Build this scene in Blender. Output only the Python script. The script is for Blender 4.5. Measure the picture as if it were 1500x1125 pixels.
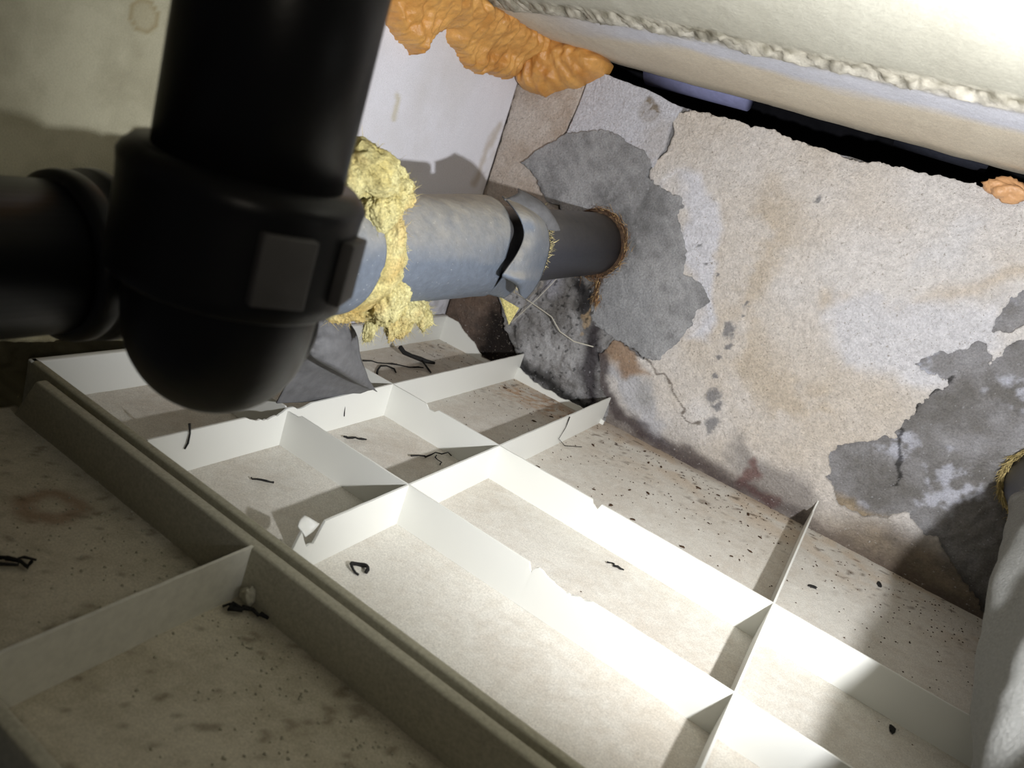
import bpy, bmesh, math, random
import numpy as np
from mathutils import Vector, Matrix
random.seed(7)
rng = np.random.default_rng(7)
for o in list(bpy.data.objects): bpy.data.objects.remove(o)
C = bpy.context.scene.collection
S = 0.46                      # metres per layout unit (all layout numbers below are in units; camera at 0,0,1)
PI = math.pi

# ------------------------------------------------------------------ camera
R = ((0.814486, 0.484272, 0.319519), (0.433788, -0.142585, -0.889662), (-0.38528, 0.863221, -0.326205))
cam = bpy.data.cameras.new('camera'); co = bpy.data.objects.new('camera', cam); C.objects.link(co)
r_, d_, f_ = [Vector(v) for v in R]
m = Matrix((r_, -d_, -f_)).transposed().to_4x4(); m.translation = Vector((0, 0, S))
co.matrix_world = m
cam.sensor_width = 36; cam.lens = 36 * 1068.27 / 1500; cam.clip_start = 0.01
cam.dof.use_dof = True; cam.dof.focus_distance = 1.05; cam.dof.aperture_fstop = 7.0
bpy.context.scene.camera = co
# ------------------------------------------------------------------ world, lights, exposure
w = bpy.data.worlds.new('world'); bpy.context.scene.world = w; w.use_nodes = True
w.node_tree.nodes['Background'].inputs[0].default_value = (0.9, 0.93, 1.0, 1)
w.node_tree.nodes['Background'].inputs[1].default_value = 0.03
def lamp(name, kind, loc, power, color, **kw):
    l = bpy.data.lights.new(name, kind); l.energy = power; l.color = color
    o = bpy.data.objects.new(name, l); C.objects.link(o); o.location = Vector(loc) * S
    for k, v in kw.items(): setattr(l, k, v)
    return o
torch = lamp('torch_light', 'SPOT', (0.42, 0.75, 0.84), 29, (0.97, 0.98, 1.0), spot_size=math.radians(128), spot_blend=0.68, shadow_soft_size=0.010)
torch.rotation_euler = Vector((-0.55, 0.95, 0.05)).to_track_quat('-Z', 'Y').to_euler()
flash = lamp('phone_light', 'POINT', (0.06, -0.03, 0.97), 0.48, (1.0, 0.9, 0.74), shadow_soft_size=0.012)
vs = bpy.context.scene.view_settings
vs.view_transform = 'Standard'; vs.look = 'None'; vs.gamma = 1; vs.exposure = 0.22; vs.use_curve_mapping = False

# ------------------------------------------------------------------ helpers
def lin(r, g, b):
    f = lambda c: (c / 255 / 12.92) if c / 255 <= 0.04045 else ((c / 255 + 0.055) / 1.055) ** 2.4
    return np.array([f(r), f(g), f(b)])
def _hash(ix, iy, s):
    n = (ix.astype(np.int64) * 374761393 + iy.astype(np.int64) * 668265263 + s * 974711) & 0x7fffffff
    n = ((n ^ (n >> 13)) * 1274126177) & 0x7fffffff
    return ((n ^ (n >> 16)) & 0xffff) / 65535.0
def vnoise(x, y, s=0):
    x = np.asarray(x, float); y = np.asarray(y, float)
    ix = np.floor(x); iy = np.floor(y); fx = x - ix; fy = y - iy
    fx = fx * fx * (3 - 2 * fx); fy = fy * fy * (3 - 2 * fy)
    a = _hash(ix, iy, s); b = _hash(ix + 1, iy, s); c = _hash(ix, iy + 1, s); d = _hash(ix + 1, iy + 1, s)
    return (a + (b - a) * fx) * (1 - fy) + (c + (d - c) * fx) * fy
def fbm(x, y, fr, s=0, oc=4):                    # 0..1
    t = 0; a = 0.5; n = 0
    for i in range(oc):
        t = t + a * vnoise(np.asarray(x) * fr, np.asarray(y) * fr, s + i * 17); n += a; a *= 0.5; fr *= 2.03
    return t / n
def sstep(a, b, x):
    t = np.clip((x - a) / (b - a), 0, 1); return t * t * (3 - 2 * t)
def sdf(poly, x, y):                              # signed distance, negative inside
    P = np.array(poly, float); Q = np.roll(P, -1, 0)
    d = np.full(np.shape(x), 1e9); ins = np.zeros(np.shape(x), bool)
    for (ax, ay), (bx, by) in zip(P, Q):
        ex, ey = bx - ax, by - ay; wx, wy = x - ax, y - ay
        t = np.clip((wx * ex + wy * ey) / (ex * ex + ey * ey + 1e-12), 0, 1)
        d = np.minimum(d, (wx - t * ex) ** 2 + (wy - t * ey) ** 2)
        c = ((ay > y) != (by > y)) & (x < (bx - ax) * (y - ay) / (by - ay + 1e-12) + ax)
        ins ^= c
    d = np.sqrt(d); return np.where(ins, -d, d)
def pdist(pl, x, y):                              # distance to polyline
    d = np.full(np.shape(x), 1e9)
    for (ax, ay), (bx, by) in zip(pl[:-1], pl[1:]):
        ex, ey = bx - ax, by - ay; wx, wy = x - ax, y - ay
        t = np.clip((wx * ex + wy * ey) / (ex * ex + ey * ey + 1e-12), 0, 1)
        d = np.minimum(d, (wx - t * ex) ** 2 + (wy - t * ey) ** 2)
    return np.sqrt(d)
def mix(a, b, t):
    t = np.asarray(t)[..., None]; return np.asarray(a) * (1 - t) + np.asarray(b) * t

def material(name, color=None, rough=0.8, grain=0.0, gscale=60, bump=0.0, bscale=150, spec=0.3, coat=0.0, blotch=0.0, dust=None, specks=(), bump2=0.0, b2scale=60):
    mt = bpy.data.materials.new(name); mt.use_nodes = True; nt = mt.node_tree; N = nt.nodes; L = nt.links
    bs = N['Principled BSDF']; bs.inputs['Roughness'].default_value = rough
    bs.inputs['Specular IOR Level'].default_value = spec
    if coat: bs.inputs['Coat Weight'].default_value = coat
    tc = N.new('ShaderNodeTexCoord')
    if color is None:
        at = N.new('ShaderNodeAttribute'); at.attribute_name = 'Col'; src = at.outputs['Color']
    else:
        rg = N.new('ShaderNodeRGB'); rg.outputs[0].default_value = (*color, 1); src = rg.outputs[0]
    def noise(sc, det=5, ro=0.6):
        n = N.new('ShaderNodeTexNoise'); n.inputs['Scale'].default_value = sc; n.inputs['Detail'].default_value = det
        n.inputs['Roughness'].default_value = ro; L.new(tc.outputs['Object'], n.inputs['Vector']); return n
    def mulv(src, nz, lo, hi):
        mr = N.new('ShaderNodeMapRange'); mr.inputs['From Min'].default_value = 0.3; mr.inputs['From Max'].default_value = 0.7
        mr.inputs['To Min'].default_value = lo; mr.inputs['To Max'].default_value = hi
        L.new(nz.outputs['Fac'], mr.inputs['Value'])
        mx = N.new('ShaderNodeMix'); mx.data_type = 'RGBA'; mx.blend_type = 'MULTIPLY'; mx.inputs['Factor'].default_value = 1
        L.new(src, mx.inputs['A']); L.new(mr.outputs[0], mx.inputs['B']); return mx.outputs['Result']
    if grain: src = mulv(src, noise(gscale), 1 - grain, 1 + grain * 0.6)
    if blotch: src = mulv(src, noise(9, 4), 1 - blotch, 1 + blotch * 0.4)
    if dust is not None:                        # dust settles on faces that look up
        ge = N.new('ShaderNodeNewGeometry'); sx = N.new('ShaderNodeSeparateXYZ'); L.new(ge.outputs['Normal'], sx.inputs[0])
        mr = N.new('ShaderNodeMapRange'); mr.inputs['From Min'].default_value = 0.1; mr.inputs['From Max'].default_value = 0.95
        L.new(sx.outputs['Z'], mr.inputs['Value']); nz = noise(45, 6, 0.7)
        mm = N.new('ShaderNodeMath'); mm.operation = 'MULTIPLY'; L.new(mr.outputs[0], mm.inputs[0]); L.new(nz.outputs['Fac'], mm.inputs[1])
        mx = N.new('ShaderNodeMix'); mx.data_type = 'RGBA'; L.new(mm.outputs[0], mx.inputs['Factor']); L.new(src, mx.inputs['A'])
        mx.inputs['B'].default_value = (*dust, 1); src = mx.outputs['Result']
    for (sc, th, colr, amt) in specks:
        mr = N.new('ShaderNodeMapRange'); mr.inputs['From Min'].default_value = th; mr.inputs['From Max'].default_value = th + .05
        mr.inputs['To Max'].default_value = amt; L.new(noise(sc, 3, 0.55).outputs['Fac'], mr.inputs['Value'])
        mx = N.new('ShaderNodeMix'); mx.data_type = 'RGBA'; L.new(mr.outputs[0], mx.inputs['Factor']); L.new(src, mx.inputs['A'])
        mx.inputs['B'].default_value = (*colr, 1); src = mx.outputs['Result']
    L.new(src, bs.inputs['Base Color'])
    if bump:
        bp = N.new('ShaderNodeBump'); bp.inputs['Strength'].default_value = bump; bp.inputs['Distance'].default_value = 0.004
        L.new(noise(bscale, 6, 0.65).outputs['Fac'], bp.inputs['Height']); nrm = bp.outputs[0]
        if bump2:
            b2 = N.new('ShaderNodeBump'); b2.inputs['Strength'].default_value = bump2; b2.inputs['Distance'].default_value = 0.01
            L.new(noise(b2scale, 6, 0.7).outputs['Fac'], b2.inputs['Height']); L.new(nrm, b2.inputs['Normal']); nrm = b2.outputs[0]
        L.new(nrm, bs.inputs['Normal'])
    return mt

def empty(name, loc, label, cat, group=None):
    o = bpy.data.objects.new(name, None); C.objects.link(o); o.location = Vector(loc) * S; o.empty_display_size = 0.03
    return tag(o, label, cat, group)
def tag(o, label=None, cat=None, group=None, kind=None):
    if label: o['label'] = label
    if cat: o['category'] = cat
    if group: o['group'] = group
    if kind: o['kind'] = kind
    return o
def obj(name, verts, faces, mat, parent=None, cols=None, smooth=False, base=None):
    """verts in layout units, world coordinates -> one mesh object"""
    v = np.asarray(verts, float).reshape(-1, 3)
    root = parent
    if parent is not None:
        org = np.array(parent['_org'] if '_org' in parent else np.array(parent.matrix_basis.translation) / S, float)
    else:
        org = np.array(base, float) if base is not None else np.array([(v[:, 0].min() + v[:, 0].max()) / 2, (v[:, 1].min() + v[:, 1].max()) / 2, v[:, 2].min()])
    me = bpy.data.meshes.new(name)
    me.from_pydata(((v - org) * S).tolist(), [], [list(map(int, f)) for f in faces]); me.materials.append(mat)
    if cols is not None:
        a = me.color_attributes.new('Col', 'FLOAT_COLOR', 'POINT')
        c = np.ones((len(v), 4), np.float32); c[:, :3] = np.clip(cols, 0, 1); a.data.foreach_set('color', c.ravel())
    if smooth: me.polygons.foreach_set('use_smooth', [True] * len(me.polygons))
    me.update()
    o = bpy.data.objects.new(name, me); C.objects.link(o)
    if parent is not None: o.parent = parent
    else: o.location = Vector(org) * S
    ORG[o.name] = org
    return o
ORG = {}
def child(name, verts, faces, mat, parent, **k):
    org = ORG.get(parent.name)
    if org is None: org = np.array(parent.location) / S
    v = np.asarray(verts, float).reshape(-1, 3)
    me_o = obj(name, v, faces, mat, None, base=org, **k)
    me_o.parent = parent; me_o.location = (0, 0, 0)
    return me_o
class MB:
    def __init__(s): s.v = []; s.f = []
    def add(s, v, f):
        n = len(s.v); s.v += [tuple(map(float, p)) for p in v]; s.f += [[i + n for i in q] for q in f]; return s
    def box(s, lo, hi):
        x0, y0, z0 = lo; x1, y1, z1 = hi
        return s.add([(x0, y0, z0), (x1, y0, z0), (x1, y1, z0), (x0, y1, z0), (x0, y0, z1), (x1, y0, z1), (x1, y1, z1), (x0, y1, z1)],
                     [[0, 3, 2, 1], [4, 5, 6, 7], [0, 1, 5, 4], [1, 2, 6, 5], [2, 3, 7, 6], [3, 0, 4, 7]])
    def sweep(s, pts, rad, n=48, cap=True):       # tube along pts with radius per point (radius may be a function of angle)
        P = [np.array(p, float) for p in pts]; rr = rad if hasattr(rad, '__len__') else [rad] * len(P)
        T = [(P[min(i + 1, len(P) - 1)] - P[max(i - 1, 0)]) for i in range(len(P))]; T = [t / (np.linalg.norm(t) + 1e-12) for t in T]
        up = np.array([0, 0, 1.]) if abs(T[0][2]) < 0.9 else np.array([1., 0, 0])
        u = np.cross(up, T[0]); u /= np.linalg.norm(u); V = []
        for p, t, r in zip(P, T, rr):
            u = u - t * (u @ t); u /= np.linalg.norm(u); q = np.cross(t, u)
            for k in range(n):
                a = 2 * PI * k / n; rk = r(a) if callable(r) else r
                V.append(p + rk * (math.cos(a) * u + math.sin(a) * q))
        F = [[i * n + k, i * n + (k + 1) % n, (i + 1) * n + (k + 1) % n, (i + 1) * n + k] for i in range(len(P) - 1) for k in range(n)]
        if cap: F += [list(range(n))[::-1], [(len(P) - 1) * n + k for k in range(n)]]
        return s.add(V, F)
    def out(s, name, mat, parent=None, **k):
        return (child(name, s.v, s.f, mat, parent, **k) if parent is not None else obj(name, s.v, s.f, mat, None, **k))
def bevel(o, wdt, seg=2, ang=35):
    b = o.modifiers.new('bevel', 'BEVEL'); b.width = wdt * S; b.segments = seg; b.limit_method = 'ANGLE'; b.angle_limit = math.radians(ang)
    for p in o.data.polygons: p.use_smooth = True
    return o
def layer(name, U, V, msk, mapf, mat, parent=None, col=None, skirt=None, smooth=True):
    """grid sheet U,V where msk(u,v)<0; contour snapped to msk=0; mapf(u,v)->xyz front; skirt(u,v)->xyz rear edge"""
    gu, gv = np.meshgrid(U, V); nu, nv = len(U), len(V); du = U[1] - U[0]
    d = msk(gu, gv) if msk is not None else np.full(gu.shape, -1.)
    dc = (d[:-1, :-1] + d[1:, :-1] + d[:-1, 1:] + d[1:, 1:]) / 4
    jj, ii = np.where(dc < 0)
    idx = np.arange(nu * nv).reshape(nv, nu)
    F = np.stack([idx[jj, ii], idx[jj, ii + 1], idx[jj + 1, ii + 1], idx[jj + 1, ii]], 1)
    us = np.unique(F); rm = np.full(nu * nv, -1); rm[us] = np.arange(len(us)); F = rm[F]
    u = gu.ravel()[us].copy(); v = gv.ravel()[us].copy()
    E = np.concatenate([F[:, [0, 1]], F[:, [1, 2]], F[:, [2, 3]], F[:, [3, 0]]])
    key = {}
    for a, b in E.tolist():
        k = (b, a)
        if k in key: del key[k]
        else: key[(a, b)] = 1
    bd = list(key)
    if msk is not None and bd:
        bi = np.unique(np.array(bd)); e = du * 0.3
        for _ in range(2):
            d0 = msk(u[bi], v[bi]); gx = (msk(u[bi] + e, v[bi]) - msk(u[bi] - e, v[bi])) / (2 * e); gy = (msk(u[bi], v[bi] + e) - msk(u[bi], v[bi] - e)) / (2 * e)
            g2 = np.maximum(gx * gx + gy * gy, 0.25); st = np.clip(d0 / g2, -du, du)
            mx = gx * st; my = gy * st; u[bi] -= np.clip(mx, -du * .7, du * .7); v[bi] -= np.clip(my, -du * .7, du * .7)
    P = np.stack(mapf(u, v), 1); cols = col(u, v) if col is not None else None
    Fl = F.tolist()
    if skirt is not None:
        bi = np.unique(np.array(bd)); m2 = {int(b): len(P) + k for k, b in enumerate(bi)}
        P2 = np.stack(skirt(u[bi], v[bi]), 1); P = np.concatenate([P, P2])
        if cols is not None: cols = np.concatenate([cols, cols[bi] * 0.8])
        Fl += [[b, a, m2[a], m2[b]] for a, b in bd]
    if parent is not None: return child(name, P, Fl, mat, parent, cols=cols, smooth=smooth)
    return obj(name, P, Fl, mat, None, cols=cols, smooth=smooth)

# ------------------------------------------------------------------ materials
M_wall = material('plaster', None, 0.9, grain=0.2, gscale=260, bump=0.8, bscale=380, spec=0.15, bump2=0.7, b2scale=80, specks=((210, .64, tuple(lin(150, 138, 124)), .5), (170, .67, tuple(lin(238, 236, 236)), .3), (420, .66, tuple(lin(110, 98, 84)), .6)))
M_cem = material('cement', None, 0.85, grain=0.25, gscale=330, bump=0.7, bscale=420, spec=0.25, bump2=0.6, b2scale=70, specks=((190, .66, tuple(lin(190, 190, 194)), .5), (380, .68, tuple(lin(60, 58, 56)), .7)))
M_board = material('board', None, 0.85, grain=0.08, gscale=500, bump=0.35, bscale=500, spec=0.2, specks=((700, .68, tuple(lin(140, 136, 136)), .6),))
M_slab = material('slab_concrete', None, 0.9, grain=0.12, gscale=180, bump=0.3, bscale=260, spec=0.15)
M_abs = material('white_plastic', tuple(lin(222, 222, 216)), 0.42, bump=0.05, bscale=60, spec=0.45)
M_dirtyabs = material('dusty_plastic', tuple(lin(176, 172, 154)), 0.8, grain=0.2, gscale=300, bump=0.2, bscale=500, spec=0.2)
M_edgeabs = material('dusty_rim_plastic', tuple(lin(172, 168, 148)), 0.75, grain=0.2, gscale=300, bump=0.2, bscale=500, spec=0.2)
M_tray = material('dusty_sheet', None, 0.85, grain=0.25, gscale=700, bump=0.25, bscale=700, spec=0.2)
M_black = material('black_plastic', (0.007, 0.007, 0.0078), 0.36, bump=0.05, bscale=120, spec=0.2)
M_gpipe = material('grey_pvc', tuple(lin(58, 60, 70)), 0.45, grain=0.25, gscale=200, bump=0.1, bscale=300, spec=0.4, dust=tuple(lin(120, 116, 108)))
M_tape = material('grey_tape_wrap', tuple(lin(98, 106, 118)), 0.5, grain=0.14, gscale=120, bump=0.3, bscale=70, spec=0.4, dust=tuple(lin(190, 182, 166)), bump2=.25, b2scale=30, specks=((300, .69, tuple(lin(200, 200, 196)), .6), (160, .72, tuple(lin(70, 60, 52)), .6)))
M_tape2 = material('grey_tape_scrap', tuple(lin(104, 104, 106)), 0.65, grain=0.2, gscale=90, bump=0.4, bscale=60, spec=0.3)
M_foam = material('orange_foam', None, 0.30, grain=0.12, gscale=90, bump=0.5, bscale=130, spec=0.6)
M_wool = material('yellow_wool', None, 0.95, grain=0.35, gscale=320, bump=0.9, bscale=420, spec=0.05, bump2=0.5, b2scale=120)
M_dark = material('void_shade', (0.010, 0.010, 0.012), 0.95, grain=0.3, gscale=60, spec=0.05)  # near-black colour stands in for the shade behind the wall
M_blueish = material('pale_blue_pipe', tuple(lin(150, 152, 190)), 0.5, grain=0.15, gscale=90, spec=0.4)
M_debris = material('brown_debris', tuple(lin(72, 54, 40)), 0.9, grain=0.4, gscale=300, spec=0.1)
M_blackdeb = material('black_debris', tuple(lin(38, 37, 36)), 0.8, grain=0.3, gscale=300, spec=0.2)
M_straw = material('straw_fibre', None, 0.9, grain=0.4, gscale=200, spec=0.1)
M_thread = material('pale_thread', tuple(lin(205, 200, 185)), 0.8, spec=0.2)

# ------------------------------------------------------------------ setting: right wall (the one the pipe enters)
YW = 2.78
cement = [(-1.535,0.842),(-1.473,0.927),(-1.375,1.012),(-1.267,1.058),(-1.162,1.071),(-1.110,1.050),(-1.055,1.046),(-0.997,1.001),(-1.000,0.958),(-0.927,0.939),(-0.845,0.936),(-0.819,0.902),(-0.832,0.866),(-0.805,0.832),(-0.744,0.758),(-0.721,0.679),(-0.614,0.656),(-0.588,0.622),(-0.619,0.564),(-0.613,0.510),(-0.631,0.433),(-0.680,0.327),(-0.716,0.311),(-0.779,0.330),(-0.870,0.337),(-0.986,0.352),(-1.018,0.429),(-1.022,0.500),(-1.12,0.53),(-1.171,0.641),(-1.303,0.738),(-1.368,0.733),(-1.436,0.802)]
damp = [(-1.42,0.26),(-1.47,0.33),(-1.47,0.42),(-1.40,0.60),(-1.20,0.66),(-1.027,0.56),(-1.018,0.429),(-0.985,0.365),(-0.863,0.328),(-0.923,0.239),(-0.865,0.140),(-0.794,0.064),(-0.78,-0.02),(-1.22,-0.02),(-1.27,0.10),(-1.36,0.18)]
white_blk = [(-1.372,1.235),(-1.342,1.262),(-1.259,1.260),(-1.122,1.250),(-0.968,1.228),(-0.984,1.171),(-0.975,1.084),(-0.990,1.00),(-1.055,1.02),(-1.162,1.04),(-1.30,1.03),(-1.385,1.002)]
brown_blk = [(-1.672,1.275),(-1.35,1.27),(-1.372,1.225),(-1.395,1.00),(-1.38,0.90),(-1.30,0.70),(-1.38,0.45),(-1.36,0.25),(-1.24,0.12),(-1.20,-0.05),(-1.672,-0.05)]
grey1 = [(0.33,1.06),(0.275,0.994),(0.279,0.940),(0.277,0.877),(0.340,0.929),(0.45,0.96),(0.5,1.06)]
grey2 = [(0.366,0.893),(0.346,0.837),(0.331,0.796),(0.290,0.835),(0.249,0.836),(0.221,0.789),(0.183,0.762),(0.138,0.710),(0.116,0.674),(0.164,0.677),(0.248,0.682),(0.212,0.613),(0.190,0.549),(0.170,0.497),(0.206,0.451),(0.135,0.413),(0.102,0.363),(0.032,0.325),(0.047,0.253),(0.052,0.198),(0.102,0.156),(0.190,0.138),(0.292,0.165),(0.323,0.218),(0.384,0.187),(0.454,0.174),(0.618,0.057),(0.830,-0.1),(1.6,-0.1),(1.6,0.98),(0.525,0.956)]
top_edge = [(-0.985,1.20),(-0.937,1.234),(-0.579,1.246),(-0.336,1.240),(-0.027,1.272),(0.170,1.282),(1.6,1.32)]
plaster = top_edge + [(1.6,-0.1),(-0.85,-0.1),(-0.80,0.064),(-0.87,0.14),(-0.915,0.24),(-0.87,0.34),(-0.74,0.30),(-0.70,0.34),(-0.64,0.45),(-0.64,0.60),(-0.74,0.66),(-0.78,0.78),(-0.86,0.90),(-0.94,0.925),(-0.99,0.96),(-0.995,1.00),(-0.965,1.08),(-0.972,1.16)]
def wx(u, v, s, a=0.012, fr=14):
    return u + a * (fbm(u, v, fr, s, 4) - .5) * 2, v + a * (fbm(u, v, fr, s + 50, 4) - .5) * 2
def wx2(u, v, s): return u + .007 * (fbm(u, v, 70, s, 3) - .5) * 2, v + .007 * (fbm(u, v, 70, s + 50, 3) - .5) * 2
def m_plaster(u, v):
    a, b = wx(u, v, 3, 0.012, 16); a2, b2 = wx(u, v, 5, 0.03, 22); a2, b2 = wx2(a2, b2, 6); a, b = wx2(a, b, 8)
    return np.maximum(sdf(plaster, a, b), np.maximum(-sdf(grey2, a2, b2), -sdf(grey1, a2, b2)))
def m_cement(u, v): a, b = wx2(*wx(u, v, 11, 0.012, 18), 12); return sdf(cement, a, b)
def m_damp(u, v): a, b = wx2(*wx(u, v, 13, 0.02, 15), 14); return sdf(damp, a, b)
def m_white(u, v): a, b = wx(u, v, 15, 0.007, 16); return sdf(white_blk, a, b)
def m_brown(u, v): a, b = wx(u, v, 17, 0.008, 16); return sdf(brown_blk, a, b)

base_band = [(-0.96,0.30),(-0.905,0.245),(-0.872,0.135),(-0.767,0.062),(-0.562,0.036),(-0.378,0.026),(-0.207,0.029),(-0.07,0.032),(0.02,0.034)]
def c_base(u, v):
    n = fbm(u, v, 5, 21); n2 = fbm(u, v, 24, 22)
    c = mix(lin(122, 119, 116), lin(178, 177, 181), np.clip(0.15 + 1.3 * (n - .35) + .7 * (n2 - .5), 0, 1))
    c = mix(c, lin(196, 197, 208), sstep(.58, .70, fbm(u, v, 7, 25)) * sstep(.42, .6, n2) * .85)      # efflorescence
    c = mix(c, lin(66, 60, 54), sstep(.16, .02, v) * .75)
    c = mix(c, lin(24, 22, 20), sstep(.010, .003, pdist([(0.248,0.69),(0.212,0.613),(0.190,0.549),(0.170,0.50),(0.205,0.455),(0.236,0.37),(0.268,0.29)], *wx(u, v, 31, .02, 40))) * .8)
    br = sdf([(0.10,0.15),(0.29,0.165),(0.33,0.19),(0.33,0.08),(0.42,0.0),(0.1,-0.05),(0.0,0.04)], *wx(u, v, 33, .04, 12))
    c = mix(c, lin(158, 140, 112) * (0.6 + 0.8 * fbm(u, v, 30, 34))[..., None], sstep(.02, -.02, br) * .85)
    return c
def c_plaster(u, v):
    a = fbm(u, v, 2.2, 41, 3); b = fbm(u, v, 9, 42); g = fbm(u, v, 60, 43, 3)
    c = mix(lin(236, 231, 228), lin(224, 213, 200), np.clip(1.9 * (a - .32) + .8 * (b - .5), 0, 1))
    ring = pdist([(-0.46,1.02),(-0.50,0.70),(-0.42,0.50),(-0.28,0.40),(-0.10,0.48)], *wx(u, v, 44, .12, 4))
    c = mix(c, lin(204, 186, 160), sstep(.12, .02, ring) * .5 * sstep(.35, .6, b))
    ring2 = pdist([(-0.20,0.79),(0.0,0.84),(0.12,0.95),(0.22,1.05),(0.33,1.12)], *wx(u, v, 45, .06, 6))
    c = mix(c, lin(208, 186, 154), sstep(.05, .0, ring2) * .4)
    wh = sdf([(-0.12,0.78),(0.05,0.86),(0.22,0.94),(0.30,0.98),(0.30,0.74),(0.12,0.66),(-0.12,0.60),(-0.2,0.68)], *wx(u, v, 46, .12, 6))
    c = mix(c, lin(232, 231, 236), sstep(.03, -.05, wh) * .85)
    wh2 = sdf([(-0.97,0.93),(-0.87,0.98),(-0.80,0.88),(-0.74,0.72),(-0.62,0.58),(-0.60,0.46),(-0.54,0.47),(-0.57,0.66),(-0.64,0.80),(-0.72,0.96),(-0.82,1.03)], *wx(u, v, 47, .05, 9))
    c = mix(c, lin(236, 236, 244), sstep(.02, -.03, wh2) * .9)
    wh3 = sdf([(0.02,1.22),(0.12,1.2),(0.08,1.02),(0.0,0.96)], *wx(u, v, 48, .08, 6)); c = mix(c, lin(232, 231, 234), sstep(.04, -.04, wh3) * .6)
    c = c * (0.86 + 0.26 * g)[..., None]
    for (sx, sz, r) in [(-0.479,0.552,.030),(-0.452,0.489,.016),(-0.425,0.292,.034),(-0.398,0.275,.02),(-0.39,0.19,.032),(-0.47,0.44,.010),(-0.44,0.42,.010),(-0.455,0.37,.012),(-0.38,1.08,.012),(-0.36,1.075,.010),(-0.45,0.62,.008),(-0.46,0.66,.007),(-0.70,0.80,.010),(-0.68,0.815,.006),(-0.60,0.72,.006),(-0.655,0.74,.006)]:
        dd = np.hypot(u - sx, (v - sz) * .8) + .030 * (fbm(u, v, 70, 49) - .5) + .02 * (fbm(u, v, 25, 39) - .5)
        c = mix(c, lin(128, 128, 132), sstep(r, r * .5, dd) * .8)
    # cracks of the plaster
    cr = pdist([(-0.72,0.31),(-0.62,0.27),(-0.53,0.20),(-0.47,0.16),(-0.43,0.17)], *wx(u, v, 53, .02, 30)); c = mix(c, lin(90, 78, 66), sstep(.006, .001, cr) * .8)
    # damp lower edge
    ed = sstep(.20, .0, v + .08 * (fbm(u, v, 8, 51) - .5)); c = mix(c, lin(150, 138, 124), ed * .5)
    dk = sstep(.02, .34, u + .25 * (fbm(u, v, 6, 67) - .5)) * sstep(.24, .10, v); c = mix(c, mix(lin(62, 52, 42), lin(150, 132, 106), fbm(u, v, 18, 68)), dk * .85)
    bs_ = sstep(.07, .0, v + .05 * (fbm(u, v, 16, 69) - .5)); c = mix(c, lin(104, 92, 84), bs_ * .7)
    wg = sdf([(-0.87,0.23),(-0.80,0.26),(-0.70,0.22),(-0.58,0.12),(-0.50,0.04),(-0.66,0.04),(-0.80,0.10)], *wx(u, v, 54, .06, 9)); c = mix(c, mix(lin(150, 150, 150), lin(222, 222, 230), fbm(u, v, 12, 57)), sstep(.02, -.03, wg) * .8)
    br = sdf([(-0.94,0.34),(-0.84,0.33),(-0.70,0.26),(-0.78,0.22),(-0.87,0.24),(-0.92,0.25)], *wx(u, v, 55, .04, 10)); c = mix(c, lin(164, 132, 102) * (0.75 + .5 * fbm(u, v, 50, 56))[..., None], sstep(.02, -.02, br) * .85)
    gr = sdf([(-0.30,0.20),(-0.10,0.14),(0.06,0.13),(0.10,0.0),(-0.22,-0.02)], *wx(u, v, 58, .07, 10)); c = mix(c, lin(142, 136, 132), sstep(.04, -.03, gr) * .7)
    pk = pdist([(-0.19,0.13),(-0.16,0.10),(-0.21,0.05),(-0.06,0.03)], *wx(u, v, 63, .03, 20)); c = mix(c, lin(120, 84, 80), sstep(.03, .0, pk) * .75)
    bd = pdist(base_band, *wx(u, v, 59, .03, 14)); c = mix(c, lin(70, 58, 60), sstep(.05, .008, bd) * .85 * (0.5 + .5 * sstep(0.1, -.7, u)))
    return c
def c_cement(u, v):
    n = fbm(u, v, 4, 61); n2 = fbm(u, v, 30, 62)
    c = mix(lin(122, 122, 123), lin(176, 176, 178), np.clip(.45 + 1.9 * (n - .5) + .9 * (n2 - .5) + .5 * (fbm(u + v, (u - v) * .2, 30, 60) - .5), 0, 1))
    st = pdist([(-1.05,0.99),(-1.12,0.84)], *wx(u, v, 64, .02, 12)); c = mix(c, lin(170, 170, 172), sstep(.012, .002, st) * .6)
    st = pdist([(-0.98,1.0),(-1.0,0.90),(-1.10,0.76)], *wx(u, v, 65, .02, 12)); c = mix(c, lin(165, 165, 167), sstep(.03, .004, st) * .45)
    lo = sdf([(-1.0,0.56),(-0.80,0.60),(-0.70,0.44),(-0.78,0.34),(-0.98,0.36)], *wx(u, v, 66, .06, 8)); c = mix(c, lin(164, 165, 168), sstep(.05, -.05, lo) * .55)
    return c
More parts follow.
